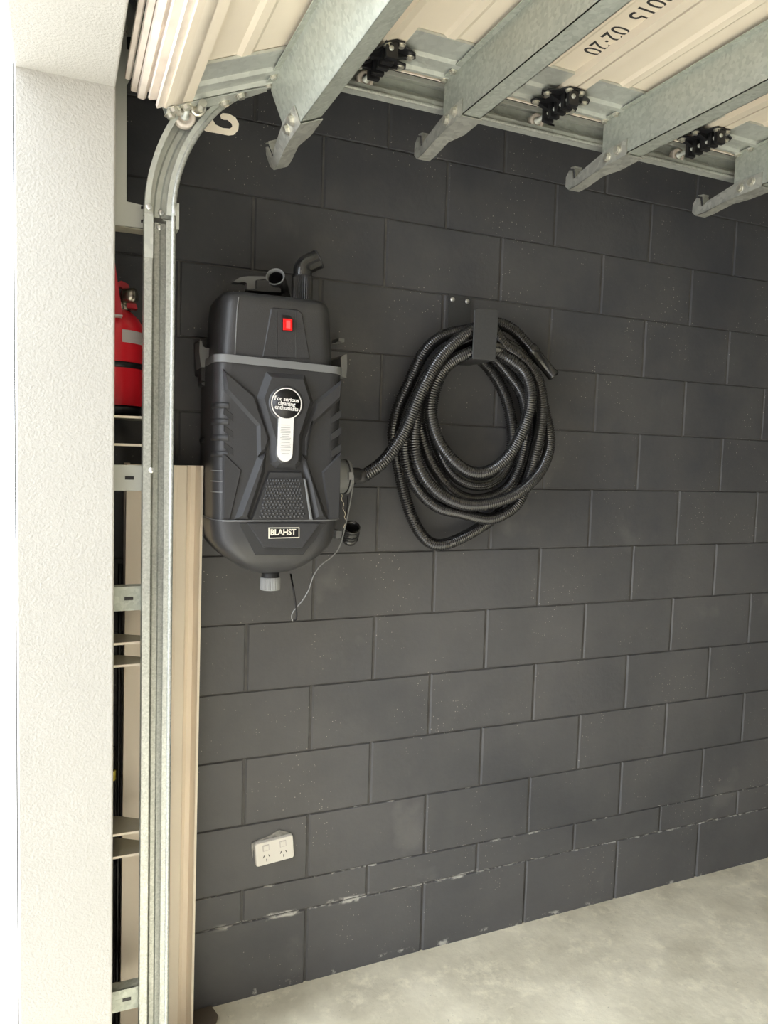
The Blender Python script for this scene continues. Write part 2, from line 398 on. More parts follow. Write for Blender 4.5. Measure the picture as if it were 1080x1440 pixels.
# hinges and rollers
def roller(p, parent, ln=.15, r=.021):
    p = Vector(p)
    ro = MB().lathe([(-.006,.008),(-.006,r*.62),(-.009,r*.68),(-.009,r),(-.004,r*1.0),(.004,r*1.0),(.009,r),(.009,.004)], p, (0,1,0), 20).build('roller', M_seal, parent)
    MB().lathe([(-ln,.0001),(-ln,.0058),(-.012,.0058),(-.012,.010),(-.004,.010),(-.004,.0001)], p, (0,1,0), 10).build('roller_stem', M_galv2, parent)
for i in range(5):
    jx = JX+PITCH*i; z = PZ-.017
    h = MB()
    for sgn in (-1, 1):
        pts = [(0,-.335),(.026,-.340),(.062,-.346),(.072,-.358),(.066,-.374),(.040,-.380),(.034,-.392),(.066,-.398),(.074,-.412),(.066,-.428),(.038,-.440),(.022,-.462),(0,-.462)]
        fr_ = frames[0] if (i == 0 and sgn < 0) else None
        P = [Vector((jx+sgn*a, b, z-.004)) if not fr_ else Vector((jx, b, z-.004))-Vector(fr_.tv())*a for a, b in pts]
        h.prism(P, (0,0,-.004))
        # raised rib of each leaf
        for yy in (-.360, -.412):
            q = [Vector((jx+sgn*.010, yy-.007, z-.026)), Vector((jx+sgn*.052, yy-.004, z-.010)), Vector((jx+sgn*.052, yy-.004, z-.006)), Vector((jx+sgn*.010, yy-.007, z-.006))]
            if fr_:
                q = [Vector((jx, v.y, 0))-fr_.tv()*(jx-v.x)+Vector((0,0,v.z)) for v in q]
            h.prism(q, (0,.012,0))
    for yy in (-.345, -.372, -.400, -.428, -.452):
        h.box((jx-.022, yy-.007, z-.046), (jx+.008, yy+.007, z), .002)
    h.box((jx-.010, -.458, z-.014), (jx+.010, -.338, z))
    ho = h.build('hinge', M_black, door)
    roller((jx-.010, -.292, z-.025), ho, .17)
    for sgn in (-1, 1):
        for yy, a in ((-.360,.056),(-.412,.058),(-.360,.034)[:2] and (-.452,.018)):
            p = Vector((jx+sgn*a, yy, z-.008))
            if i == 0 and sgn < 0: p = Vector((jx, yy, z-.008))-frames[0].tv()*a
            bolt(p, (0,0,-1) if not (i == 0 and sgn < 0) else frames[0].nv(), ho, 1.15)
# bottom edge of the first section: stacked seal ribs
fr = frames[0]
bs = [(-.036,.011,-.052,.004),(-.036,-.004,-.060,-.012),(-.036,-.016,-.054,-.022),(-.036,-.026,-.062,-.034),(-.036,-.036,-.070,-.046)]
be = MB(); pr = [(-.035,.012),(-.050,.012),(-.050,.004),(-.042,.002),(-.042,-.006),(-.060,-.008),(-.060,-.014),(-.046,-.016),(-.046,-.022),(-.056,-.024),(-.056,-.030),(-.044,-.034),(-.040,-.042),(-.035,-.042)]
fprism(be, fr, pr, -.330, YF)
door_bot = be.build('bottom_rail', M_seal, door)
for s_, n_, r_, y0 in ((-.066,-.030,.009,-.30),(-.072,-.052,.008,-.285),(-.050,-.052,.006,-.290),(-.080,-.072,.006,-.30)):
    fprism(MB(), fr, [(s_+r_,n_+r_*.7),(s_+r_*.2,n_+r_),(s_-r_,n_+r_*.3),(s_-r_*.6,n_-r_),(s_+r_,n_-r_)], y0, YF).build('seal_rib', M_seal, door_bot)
fprism(MB(), fr, [(-.034,.012),(-.020,.018),(.004,.018),(.006,.011),(-.034,.011)], -.325, YF).build('pull_lip', M_cream2, door_bot)
# bottom corner bracket
bb = MB()
bb.prism([fr.p(-.030,-.345,.018), fr.p(.150,-.345,.018), fr.p(.210,-.338,.018), fr.p(.215,-.318,.018), fr.p(.150,-.300,.018), fr.p(-.030,-.300,.018)], fr.nv()*.003)
bb.prism([fr.p(-.030,-.303,-.03), fr.p(.06,-.303,-.03), fr.p(.06,-.303,.020), fr.p(-.030,-.303,.020)], (0,.003,0))
bo = bb.build('bottom_bracket', M_galv2, door)
for a, y in ((-.018,-.338),(.0,-.318),(.012,-.338),(.145,-.332),(.110,-.308),(-.02,-.306),(.03,-.312)):
    bolt(fr.p(a, y, .021), fr.nv(), bo, 1.5)
MB().tube([fr.p(.045,-.36,.030), fr.p(.045,-.325,.030), fr.p(.040,-.315,.026)], .009, 8).build('cable_pin', M_bolt, bo)
MB().lathe([(-.004,.012),(-.004,.018),(.004,.018),(.004,.012),(-.004,.012)], fr.p(.040,-.325,.027), (0,1,.3), 12).build('washer', M_bolt, bo)
roller((-1.632, -.292, 2.150), bo, .04, .024)

# ------------------------------------------------------------------ track
track = thing('door_track', 'galvanised roller track curving up from beside the white pillar to overhead', 'door track', (-1.69,-.285,floor_z(-1.7)))
R_ = .375; CX = -1.657+R_; CZ = 2.300-R_
prof = [(0,-.300),(0,-.297),(.0018,-.294),(.010,-.294),(.010,-.296),(.0035,-.2965),(.0035,-.268),(.018,-.268),(.026,-.264),(.036,-.264),(.044,-.268),(.0565,-.268),(.0565,-.2965),(.050,-.296),(.050,-.294),(.058,-.294),(.060,-.297),(.060,-.300)]
# open channel profile: (offset from the inner lip outwards, y)
prof = [(.014,-.300),(.014,-.302),(-.001,-.302),(-.001,-.2665),(.0615,-.2665),(.0615,-.302),(.050,-.302),(.050,-.300),(.0595,-.300),(.0595,-.2685),(.040,-.2685),(.036,-.272),(.026,-.272),(.022,-.2685),(.001,-.2685),(.001,-.300)]
def sweep(stations, m_, name):
    n = len(prof); V = []
    for (px_, pz_, nx, nz) in stations: V += [(px_+nx*o_, y, pz_+nz*o_) for o_, y in prof]
    F = [(i*n+k, i*n+(k+1) % n, (i+1)*n+(k+1) % n, (i+1)*n+k) for i in range(len(stations)-1) for k in range(n)]
    F += [tuple(range(n)), tuple(range(len(stations)*n-1, (len(stations)-1)*n-1, -1))]
    return MB().add(V, F).build(name, m_, track)
vr = sweep([(-1.657,floor_z(-1.7)+.002,-1,0),(-1.657,CZ-.012,-1,0)], M_track, 'vertical_rail')
sweep([(CX+R_*math.cos(t), CZ+R_*math.sin(t), math.cos(t), math.sin(t)) for t in [math.pi-math.pi/2*k/28 for k in range(29)]], M_galv2, 'curved_rail')
hr = sweep([(CX,2.300,0,1),(2.6,2.300,0,1)], M_galv2, 'horizontal_rail')
# bright rolled lips
MB().tube([(-1.6555,-.302,floor_z(-1.7)+.003),(-1.6555,-.302,CZ)]+[(CX+(R_-.0015)*math.cos(t), -.302, CZ+(R_-.0015)*math.sin(t)) for t in [math.pi-math.pi/2*k/24 for k in range(25)]]+[(2.6,-.302,2.3015)], .0055, 8).build('rolled_lip', M_track, track)
MB().box((-1.7185,-.3035,floor_z(-1.7)+.003),(-1.702,-.3015,CZ)).build('front_flange', M_track, track)
for z, w, h in ((1.64,.0035,.024),(1.29,.004,.03),(1.02,.004,.03),(.735,.004,.03),(.45,.004,.03),(.18,.004,.03)):
    p = []
    for k in range(12):
        t = 2*math.pi*k/12; p.append((at(218,497,-.2725).x+w*math.cos(t), -.2692, z+(h-w)*(1 if math.sin(t) >= 0 else -1)*(1 if abs(math.sin(t)) > .01 else 0)+w*math.sin(t)))
    MB().prism(p, (0,-.0006,0)).build('slot', M_badge if z > 1.5 else M_galv2, track)
for x in (-1.35,-.62,-.38,.10,.20):
    MB().box((x-.012,-.2700,2.338),(x+.012,-.2692,2.343)).build('slot', M_badge, track)
# splice plate and rivets between the straight and the curve
sp = MB().box((-1.652,-.302,CZ-.028),(-1.643,-.262,CZ+.030)); sp.box((-1.719,-.3045,CZ-.004),(-1.700,-.302,CZ-.10)); sp.box((-1.675,-.2755,CZ-.006),(-1.650,-.268,CZ-.003)).build('splice_plate', M_galv2, track)
for x, z in ((-1.710,CZ+.012),(-1.680,CZ+.012),(-1.683,CZ-.022),(-1.70,1.345)):
    bolt((x,-.2725 if x > -1.70 else -.303,z), (0,-1,0), track, .95, SCREW, 'rivet').scale = (1.3,1.3,1.3)
# jamb brackets: slotted angle between the pillar and the rail
for z, hgt in ((1.325,.030),(1.040,.029),(.043,.028)):
    jb = MB().box((-1.875,-.2655,z-hgt),(-1.70,-.2625,z+hgt)); jb.box((-1.775,-.266,z-.004),(-1.745,-.2655,z+.004))
    jb.box((-1.875,-.268,z+hgt-.002),(-1.70,-.235,z+hgt))
    j = jb.build('jamb_bracket', M_galv if z < 1.3 else M_plate, track)
    MB().box((-1.755,-.2664,z-.004),(-1.735,-.2656,z+.004)).build('bracket_slot', M_badge, j)
# flat pale hook behind the curve
hp = []
def arc(cx, cz, r, a0, a1, n): return [(cx+r*math.cos(math.radians(a0+(a1-a0)*k/n)), cz+r*math.sin(math.radians(a0+(a1-a0)*k/n))) for k in range(n+1)]
hpix = [(287,166),(283,170),(284,180),(290,184),(322,190),(329,189),(335,183),(336,174),(331,165),(322,160),(313,159),(310,162),(311,166),(315,168),(320,168),(326,173),(327,178),(323,181),(313,180),(303,175),(298,166),(297,150),(290,155)]
MB().prism([at(x, y, -.262) for x, y in hpix], (0,.003,0)).build('cable_hook', M_cream2, track)

# ------------------------------------------------------------------ end bearing plate and drum
bpz = thing('end_bearing_plate', 'grey pressed steel bearing plate on the wall behind the white pillar', 'bracket', (-1.76,-.25,1.9))
out = [(150,318),(150,-40),(232,-40),(224,74),(190,66),(190,100),(178,120),(178,283),(206,290),(245,290),(245,326),(178,318)]
MB().prism([at(x, y, -.245) for x, y in out], (0,.003,0)).build('plate', M_plate, bpz)
MB().prism([at(x, y, -.2455) for x, y in [(178,52),(184,52),(184,68),(180,70),(178,68)]], (0,-.0008,0)).build('plate_slot', M_badge, bpz)
MB().prism([at(x, y, -.2455) for x, y in [(195,53),(213,57),(213,64),(195,60)]], (0,-.0008,0)).build('plate_slot', M_badge, bpz)
for (x, y) in ((202,292),(202,311)):
    MB().prism([at(x+a, y+b, -.2455) for a, b in ((-4,-2),(2,-2),(2,2),(-4,2))], (0,-.0008,0)).build('plate_slot', M_badge, bpz)
p = at(190,50,-.246); MB().box((p.x-.0015,-.262,1.905+.35),(p.x+.0015,-.2455,2.46)).build('fold_rib', M_plate, bpz)
p0, p1 = at(150,320,-.25), at(206,326,-.25)
MB().add([(-1.885,-.245,1.902),(-1.70,-.245,1.902),(-1.70,-.215,1.900),(-1.885,-.205,1.900),(-1.885,-.245,1.899),(-1.70,-.245,1.899),(-1.70,-.215,1.897),(-1.885,-.205,1.897)],
         [(0,1,2,3),(4,7,6,5),(0,4,5,1),(1,5,6,2),(2,6,7,3),(3,7,4,0)]).build('bottom_flange', M_shelf, bpz)
p = at(172,40,-.25); bolt((p.x,-.246,p.z), (0,-1,0), bpz, 1.6)
drum = thing('cable_drum', 'dark cable drum at the top left behind the lintel', 'cable drum', (-1.71,-.30,2.47))
MB().lathe([(.012,.0001),(.012,.068),(.016,.070),(.016,.060),(.02,.056),(.046,.056),(.049,.070),(.053,.068),(.053,.0001)], (-1.702,-.305,2.44), (0,1,0), 28).build('drum', M_greyp, drum)
MB().tube([at(198,4,-.285), at(216,66,-.30), (-1.655,-.300,2.17)], .0014, 6).build('lift_cable', M_bolt, drum)

# ------------------------------------------------------------------ metal shelf rack, extinguisher, boards, rods
rack = thing('metal_shelf_rack', 'narrow beige metal shelves in the gap behind the white pillar', 'shelving', (-1.80,-.15,floor_z(-1.8)))
MB().box((-1.882,-.19,floor_z(-1.8)+.002),(-1.862,-.02,1.50)).build('side_post', M_shell2, rack)
for z in (1.4665,1.4010,.927,.873,.455,.398,.01):
    MB().prism([(-1.87,-.245,z),(-1.700,-.245,z),(-1.700,-.190,z),(-1.76,-.150,z),(-1.87,-.150,z)] if z < 1 else [(-1.87,-.245,z),(-1.700,-.245,z),(-1.700,-.035,z),(-1.87,-.035,z)], (0,0,.003)).build('shelf', M_shelf, rack)
    MB().box((-1.87,-.2465,z-.002),(-1.700,-.2445,z+.0035)).build('shelf_lip', M_cream2, rack)
ext = thing('fire_extinguisher', 'red fire extinguisher standing on the top metal shelf behind the track', 'fire extinguisher', (-1.768,-.11,1.4695))
ex, ey, ez = -1.768, -.12, 1.4700
MB().lathe([(0,.0001),(0,.060),(.030,.0615),(.030,.0001)], (ex,ey,ez), (0,0,1), 24).build('foot_ring', M_badge, ext)
MB().lathe([(.028,.0635),(.035,.065),(.215,.065),(.228,.063),(.242,.055),(.256,.040),(.264,.026),(.264,.0001)], (ex,ey,ez), (0,0,1), 40).build('cylinder', M_red, ext)
MB().lathe([(.118,.0654),(.118,.0662),(.132,.0662),(.132,.0654)], (ex,ey,ez), (0,0,1), 40).build('rubber_strap', M_badge, ext)
def arcband(z0, z1, r, a0, a1, m_, name):
    pts = [(ex+r*math.cos(math.radians(a0+(a1-a0)*k/16)), ey+r*math.sin(math.radians(a0+(a1-a0)*k/16))) for k in range(17)]
    V = [(x,y,ez+z0) for x, y in pts]+[(x,y,ez+z1) for x, y in pts]
    MB().add(V, [(k,k+1,18+k,17+k) for k in range(16)], True).build(name, m_, ext)
arcband(.178, .208, .0656, -80, 20, M_band, 'white_band'); arcband(.075,.1,.0656,-22,10,M_green,'green_label')
MB().lathe([(.262,.024),(.278,.024),(.282,.014),(.300,.014),(.304,.0001)], (ex+.012,ey,ez), (0,0,1), 16).build('valve', M_brass, ext)
MB().lathe([(-.004,.0001),(-.004,.016),(.0,.019),(.026,.019),(.030,.014),(.030,.0001)], (ex+.020,ey-.012,ez+.296), (1,-.35,.08), 18).build('pressure_gauge', M_brass, ext)
MB().prism([(ex-.04,ey+.01,ez+.262),(ex+.050,ey+.01,ez+.268),(ex+.046,ey+.01,ez+.279),(ex-.04,ey+.01,ez+.276)], (0,-.03,0)).build('lower_handle', M_redp, ext)
MB().prism([(ex-.03,ey+.01,ez+.305),(ex+.012,ey+.01,ez+.332),(ex+.028,ey+.01,ez+.326),(ex+.035,ey+.01,ez+.308),(ex+.028,ey+.01,ez+.305),(ex+.01,ey+.01,ez+.318),(ex-.03,ey+.01,ez+.295)], (0,-.024,0)).build('lever', M_redp, ext)
hn = MB()
V = []
for zz, hw, xc in ((.235,.031,ex-.022),(.245,.0315,ex-.022),(.405,.010,ex-.024)):
    V += [(xc-hw,ey-.085,ez+zz),(xc+hw,ey-.085,ez+zz),(xc+hw,ey-.085+hw,ez+zz),(xc-hw,ey-.085+hw,ez+zz)]
hn.add(V, [(0,3,2,1),(8,9,10,11)]+[(4*j+k,4*j+(k+1)%4,4*j+4+(k+1)%4,4*j+4+k) for j in range(2) for k in range(4)])
hn.build('discharge_horn', M_redp, ext)
MB().box((ex-.054,ey-.087,ez+.2345),(ex+.0105,ey-.052,ez+.238)).build('horn_rim', M_band, ext)

bd = thing('cream_panel_offcut', 'tall cream folded door-panel offcut standing upright behind the vertical track', 'panel', (-1.64,-.08,floor_z(-1.6)))
zb = floor_z(-1.6)+.003
lean = -.010
def vprism(poly, z0, z1, nm, m_):
    n = len(poly); V = [(x+lean*0, y, z0) for x, y in poly]+[(x-lean, y, z1) for x, y in poly]
    return MB().add(V, [tuple(range(n)), tuple(range(2*n-1,n-1,-1))]+[(i,(i+1)%n,n+(i+1)%n,n+i) for i in range(n)]).build(nm, m_, bd)
X0 = -1.574+.008
vprism([(-1.750,-.118),(X0-.072,-.118),(X0-.072,-.1165),(X0-.070,-.1165),(X0-.070,-.118),(X0-.062,-.118),(X0-.062,-.1165),(X0-.060,-.1165),(X0-.060,-.118),(X0-.036,-.118),(X0-.033,-.114),(X0-.030,-.098),(X0-.022,-.092),(X0-.010,-.094),(X0-.004,-.108),(X0,-.118),(X0+.006,-.118),(X0+.006,-.085),(X0-.03,-.080),(-1.750,-.080)], zb, 1.354, 'board', M_board)
vprism([(X0+.0005,-.1195),(X0+.0065,-.1195),(X0+.0065,-.1175),(X0+.0005,-.1175)], zb, 1.3545, 'edge_bead', M_cream2)
b2 = MB().box((-1.742,-.075,floor_z(-1.7)+.002),(-1.728,-.05,1.357)).build('cream_batten', M_board)
tag(b2, 'thin cream batten standing behind the cream panel offcut', 'batten')
for k, (x, r_, zt) in enumerate(((-1.772,.006,.62),(-1.757,.005,1.10))):
    o = MB().tube([(x,-.10,floor_z(x)+.002),(x+.004,-.095,zt)], r_, 8).build('black_rod', M_badge)
    tag(o, ['short', 'tall'][k]+' black rod upright in the dark gap beside the white pillar', 'rod')
MB().tube([(-1.7705,-.1035,.535),(-1.770,-.1035,.56)], .0085, 8).build('yellow_tape', M_yellow, bpy.data.objects['black_rod'], 'yellow tape wrap')
br = MB(); bz = floor_z(-1.5)
br.prism([(-1.60,-.10,bz+.001),(-1.600,-.02,bz+.001),(-1.50,-.015,bz+.001),(-1.485,-.06,bz+.001),(-1.50,-.10,bz+.001)], (0,0,.006))
br.add([(-1.60,-.105,bz+.007),(-1.500,-.105,bz+.007),(-1.478,-.06,bz+.012),(-1.49,-.012,bz+.012),(-1.60,-.015,bz+.007),(-1.60,-.105,bz+.010),(-1.500,-.105,bz+.010),(-1.478,-.06,bz+.015),(-1.49,-.012,bz+.015),(-1.60,-.015,bz+.010)],
       [(0,1,2,3,4),(9,8,7,6,5)]+[(i,(i+1)%5,5+(i+1)%5,5+i) for i in range(5)])
tag(br.build('brown_tray', M_brown), 'small dark brown plastic tray on the floor at the foot of the wall', 'tray')

# ------------------------------------------------------------------ power outlet
po = thing('power_outlet', 'white double power outlet on the lower black block wall', 'power outlet', (-1.307,0,.212))
oc = Vector((-1.3085, 0, .2125)); oa = math.radians(4.5)
ox = Vector((math.cos(oa),0,math.sin(oa))); oz = Vector((-math.sin(oa),0,math.cos(oa)))
def op(a, b, y): return oc+ox*a+oz*b+Vector((0,y,0))
def rrect(hw, hh, r, n=4):
    P = []
    for cx_, cz_, a0 in ((hw-r,hh-r,0),(-hw+r,hh-r,90),(-hw+r,-hh+r,180),(hw-r,-hh+r,270)):
        P += [(cx_+r*math.cos(math.radians(a0+90*k/n)), cz_+r*math.sin(math.radians(a0+90*k/n))) for k in range(n+1)]
    return P
MB().relief([op(a,b,-.012) for a, b in rrect(.0585,.0365,.008)], .004, .002, back=.012).build('face_plate', M_white, po)
for sx in (-.026,.026):
    MB().relief([op(sx+a,.017+b,-.016) for a, b in rrect(.0085,.0085,.001,1)], .0022, .0008, back=.002).build('rocker_switch', M_white, po)
    MB().relief([op(sx+a,.017+b,-.0161) for a, b in rrect(.0097,.0097,.001,1)], .0003, .0001, back=.0005).build('switch_surround', M_band, po)
    for dx, dz, ang in ((-.008,-.009,28),(.008,-.009,-28),(0,-.021,0)):
        t = math.radians(ang); P = []
        for a, b in ((-.0011,-.004),(.0011,-.004),(.0011,.004),(-.0011,.004)):
            P.append(op(sx+dx+a*math.cos(t)+b*math.sin(t), dz-a*math.sin(t)+b*math.cos(t), -.0161))
        MB().prism(P, (0,-.0004,0)).build('pin_slot', M_badge, po)
# rough filler round the top of the outlet
pts = [op(-.066,.034,-.004),op(-.045,.040,-.004),(op(-.01,.045,-.004)),op(.02,.056,-.004),op(.035,.047,-.004),op(.05,.040,-.004),op(.045,.034,-.004),op(-.05,.033,-.004),op(-.062,.010,-.004),op(-.064,-.012,-.004),op(-.066,.008,-.004)]
MB().relief(pts, .001, .001, back=.004).build('filler_patch', mat('grey_filler', (.32,.31,.29), .8, noise=(60,.3)), po, 'rough grey filler round the top')

# ------------------------------------------------------------------ wall vacuum
vac = thing('wall_vacuum', 'charcoal plastic wall-mounted car cleaning blower vacuum beside the coiled hose', 'vacuum cleaner', (-1.375,-.05,1.5))
F_ = -.262
def ring(cx, hw, yb, yf, r, n=6):
    P = []
    cy = (yb+yf)/2; hd = (yb-yf)/2
    rb = min(.03, r)
    for sx, sy, a0, rr in ((1,1,0,rb),(-1,1,90,rb),(-1,-1,180,r),(1,-1,270,r)):
        for k in range(n+1):
            t = math.radians(a0+90*k/n); P.append((cx+sx*(hw-rr)+rr*math.cos(t), cy+sy*(hd-rr)+rr*math.sin(t)))
    return P
def loft(levels, name, m_, parent, caps=True, smooth=True):
    V = []; n = None
    for z, *a in levels:
        R1 = ring(*a); n = len(R1); V += [(x,y,z) for x, y in R1]
    b = MB().add(V, [(i*n+k, i*n+(k+1)%n, (i+1)*n+(k+1)%n, (i+1)*n+k) for i in range(len(levels)-1) for k in range(n)], smooth)
    if caps: b.add(V[:n], [tuple(range(n-1,-1,-1))]); b.add(V[-n:], [tuple(range(n))])
    return b.build(name, m_, parent)
C0 = -1.384
body = loft([(1.218,C0+.002,.1640,-.03,F_,.040),(1.30,C0+.002,.1650,-.03,F_,.040),(1.55,C0+.002,.1665,-.03,F_,.040),(1.618,C0+.002,.1660,-.03,F_,.040)], 'body_shell', M_shell, vac)
head = loft([(1.610,C0-.005,.1500,-.04,F_+.006,.040),(1.64,C0-.005,.1495,-.04,F_+.006,.042),(1.755,C0-.005,.1430,-.045,F_+.008,.045),(1.773,C0-.005,.1405,-.047,F_+.012,.045),(1.785,C0-.005,.134,-.052,F_+.022,.042),(1.790,C0-.005,.120,-.065,F_+.040,.036)], 'motor_head', M_shell, vac)
bn = [(1.2235,.1665,F_-.004,.045),(1.214,.1665,F_-.004,.048),(1.175,.1615,F_-.004,.050),(1.150,.148,F_-.002,.050),(1.122,.120,F_+.004,.050),(1.098,.085,F_+.018,.048),(1.086,.060,F_+.034,.040),(1.081,.045,F_+.050,.035)]
binn = loft([(z,C0+.000,hw,-.03-(.1665-hw)*.5,yf,r) for z, hw, yf, r in reversed(bn)], 'dust_bin', M_shell, vac)
loft([(1.2245,C0+.002,.1685,-.03,F_-.006,.050),(1.2210,C0+.002,.1685,-.03,F_-.006,.050)], 'seam_lip', M_greyp, vac)
# grey band
bandm = loft([(1.606,C0+.0025,.1675,-.03,F_-.004,.036),(1.6245,C0+.0025,.1665,-.03,F_-.004,.036)], 'grey_band', M_greyp, vac)
bandm['label'] = 'mid grey band round the shell'
for v in bandm.data.vertices:       # falls slightly to the right
    v.co.z -= (v.co.x-C0)*.030
P4 = lambda X, Y, y=F_: at(260+X/3.857, 350+Y/3.857, y)
P5 = lambda X, Y, y=F_: at(260+X/3.857, 600+Y/3.857, y)
def rel(name, pts4, pts5=(), h=.006, ch=.004, y=F_, m_=None, parent=None, order=None, back=.004):
    if order is None: pts = [P4(X,Y,y) for X, Y in pts4]+[P5(X,Y,y) for X, Y in pts5]
    else: pts = order
    return MB().relief(pts, h, ch, back=back).build(name, m_ or M_shell, parent or body)
Y_ = F_
rel('switch_panel', [(412,592),(462,326),(480,316),(612,328),(636,348),(682,602)], h=.005, ch=.004, y=F_+.009, parent=head, back=.008)
for a in (500,602): MB().tube([P4(a,335,F_+.0045), P4(a+1,594,F_+.0045)], .0012, 5).build('groove_and_highlight_line', M_shell2, head)
MB().tube([P4(292,262,F_+.009), P4(283,340,F_+.008), P4(272,572,F_+.007)], .0016, 5).build('groove_and_highlight_line', M_greyp, head)  # grey line paints the highlight along the head's rounded left edge
sw = MB().relief([P4(X,Y,F_+.003) for X, Y in ((526,358),(566,360),(588,378),(588,448),(526,444))], .003, .001).build('switch_frame', M_badge, head)
MB().relief([P4(X,Y,F_-.0005) for X, Y in ((533,377),(583,380),(583,443),(533,440))], .005, .002).build('rocker', M_lamp, sw, 'glowing red power switch')
MB().relief([P4(X,Y,F_-.0055) for X, Y in ((550,388),(572,389),(572,432),(550,430))], .0008, .0003, back=.0005).build('rocker_glow', M_hot, sw)
# left and right upper arms
rel('shell_ridge', (), (), order=[P4(205,650),P4(382,795),P4(400,850),P4(462,1030),P5(440,135),P5(392,165),P4(388,962),P4(215,768)], h=.010, ch=.008)
rel('shell_ridge', (), (), order=[P4(850,712),P4(700,828),P4(690,870),P4(630,1025),P5(636,150),P5(664,180),P4(682,968),P4(850,810)], h=.010, ch=.008)
# hexagonal shield round the badge
rel('badge_shield', (), (), order=[P4(440,668),P4(650,685),P4(697,832),P4(636,1020),P5(630,195),P5(600,232),P5(492,228),P5(462,200),P4(452,1030),P4(388,812)], h=.020, ch=.014)
# lower arms
rel('shell_ridge', (), (), order=[P5(442,132),P5(392,165),P5(268,503),P5(348,510),P5(432,250)], h=.016, ch=.012, m_=M_shell)
rel('shell_ridge', (), (), order=[P5(634,152),P5(664,188),P5(776,505),P5(698,508),P5(645,262)], h=.016, ch=.012)
rel('centre_panel', (), (), order=[P5(450,240),P5(632,243),P5(700,510),P5(352,510)], h=.008, ch=.004)
rel('side_panel', (), (), order=[P5(222,150),P5(308,236),P5(247,500),P5(205,500),P5(205,150)], h=.004, ch=.003)
rel('side_panel', (), (), order=[P5(846,140),P5(742,245),P5(778,503),P5(838,503)], h=.006, ch=.004)
# grip pad with moulded bumps
gp = rel('grip_pad', (), (), order=[P5(444,278),P5(636,278),P5(668,504),P5(398,502)], h=.0105, ch=.0015, m_=M_shell2)
bm_ = MB()
for j in range(13):
    Y = 292+j*16.4; t = (Y-278)/226.0; xl = 444-46*t+8; xr = 636+32*t-8; n = 12
    for i in range(n):
        X = xl+(xr-xl)*(i+(.5 if j % 2 else .08))/n
        if X > xr-2: continue
        c = P5(X, Y, F_-.0104); w, hh = (xr-xl)/n*.52/3.857*.00176, .0036
        bm_.add([c+Vector((-w,0,0)),c+Vector((0,0,-hh)),c+Vector((w,0,0)),c+Vector((0,0,hh)),c+Vector((0,-.0025,.0004))], [(0,1,4),(1,2,4),(2,3,4),(3,0,4)])
o = bm_.build('grip_bumps', M_shell, gp); o['kind'] = 'stuff'
MB().relief([P5(X,Y,F_-.006) for X, Y in ((640,280),(656,282),(694,505),(672,505))], .006, .003).build('grip_edge', M_greyp, gp)
# vents
for k in range(3):
    dy = k*92
    rel('vent_slot', (), (), order=[P4(212,862+dy),P4(262,900+dy),P4(262,938+dy),P4(212,896+dy)], h=.0012, ch=.0008, m_=M_shell2)
    rel('vent_slot', (), (), order=[P4(848,872+dy),P4(792,912+dy),P4(792,950+dy),P4(848,915+dy)], h=.0012, ch=.0008, m_=M_shell2)
def partial(z0, z1, grow, name, m_, x_lt=None):
    R1 = [p for p in ring(C0+.002,.1655+grow,-.03,F_-grow,.040+grow, 8)]
    R1 = [p for p in R1 if p[0] < C0-.128 and p[1] < -.08]
    R0 = [(p[0]+.006,p[1]+.003) for p in R1]
    n = len(R1); V = [(x,y,z0) for x, y in R1]+[(x,y,z1) for x, y in R1]+[(x,y,z0) for x, y in R0]+[(x,y,z1) for x, y in R0]
    MB().add(V, [(k,k+1,n+k+1,n+k) for k in range(n-1)]+[(k,2*n+k,2*n+k+1,k+1) for k in range(n-1)]+[(n+k,n+k+1,3*n+k+1,3*n+k) for k in range(n-1)], True).build(name, m_, body)
for k in range(3): z = P5(190,240+58*k).z; partial(z-.0012, z+.0012, .002, 'side_rib', M_greyp)
for k in range(4): z = P4(200,840+88*k).z; partial(z-.011, z+.004, .0025, 'side_louvre', M_shell2)
# bin relief
fb = F_-.004
rel('bin_recess', (), (), order=[P5(292,524,fb),P5(738,524,fb),P5(770,524,fb),P5(640,697,fb),P5(382,697,fb)], h=.0015, ch=.001, m_=M_shell2, parent=binn, y=fb)
rel('bin_badge_panel', (), (), order=[P5(334,520,fb),P5(735,520,fb),P5(636,660,fb),P5(424,658,fb)], h=.007, ch=.003, parent=binn)
nb = rel('name_plate_border', (), (), order=[P5(449,545,fb),P5(617,544,fb),P5(617,602,fb),P5(449,606,fb)], h=.0078, ch=.0002, m_=M_creamtx, parent=binn)
rel('name_plate', (), (), order=[P5(454,550,fb),P5(612,549,fb),P5(612,597,fb),P5(454,601,fb)], h=.0082, ch=.0002, m_=M_badge, parent=binn)
text_obj('name_text', 'BLAHST', .0205, P5(533,574,fb-.0084), (1,0,0), (0,0,1), M_creamtx, binn, 'cream capital letters', sx=.93, bold=.03)
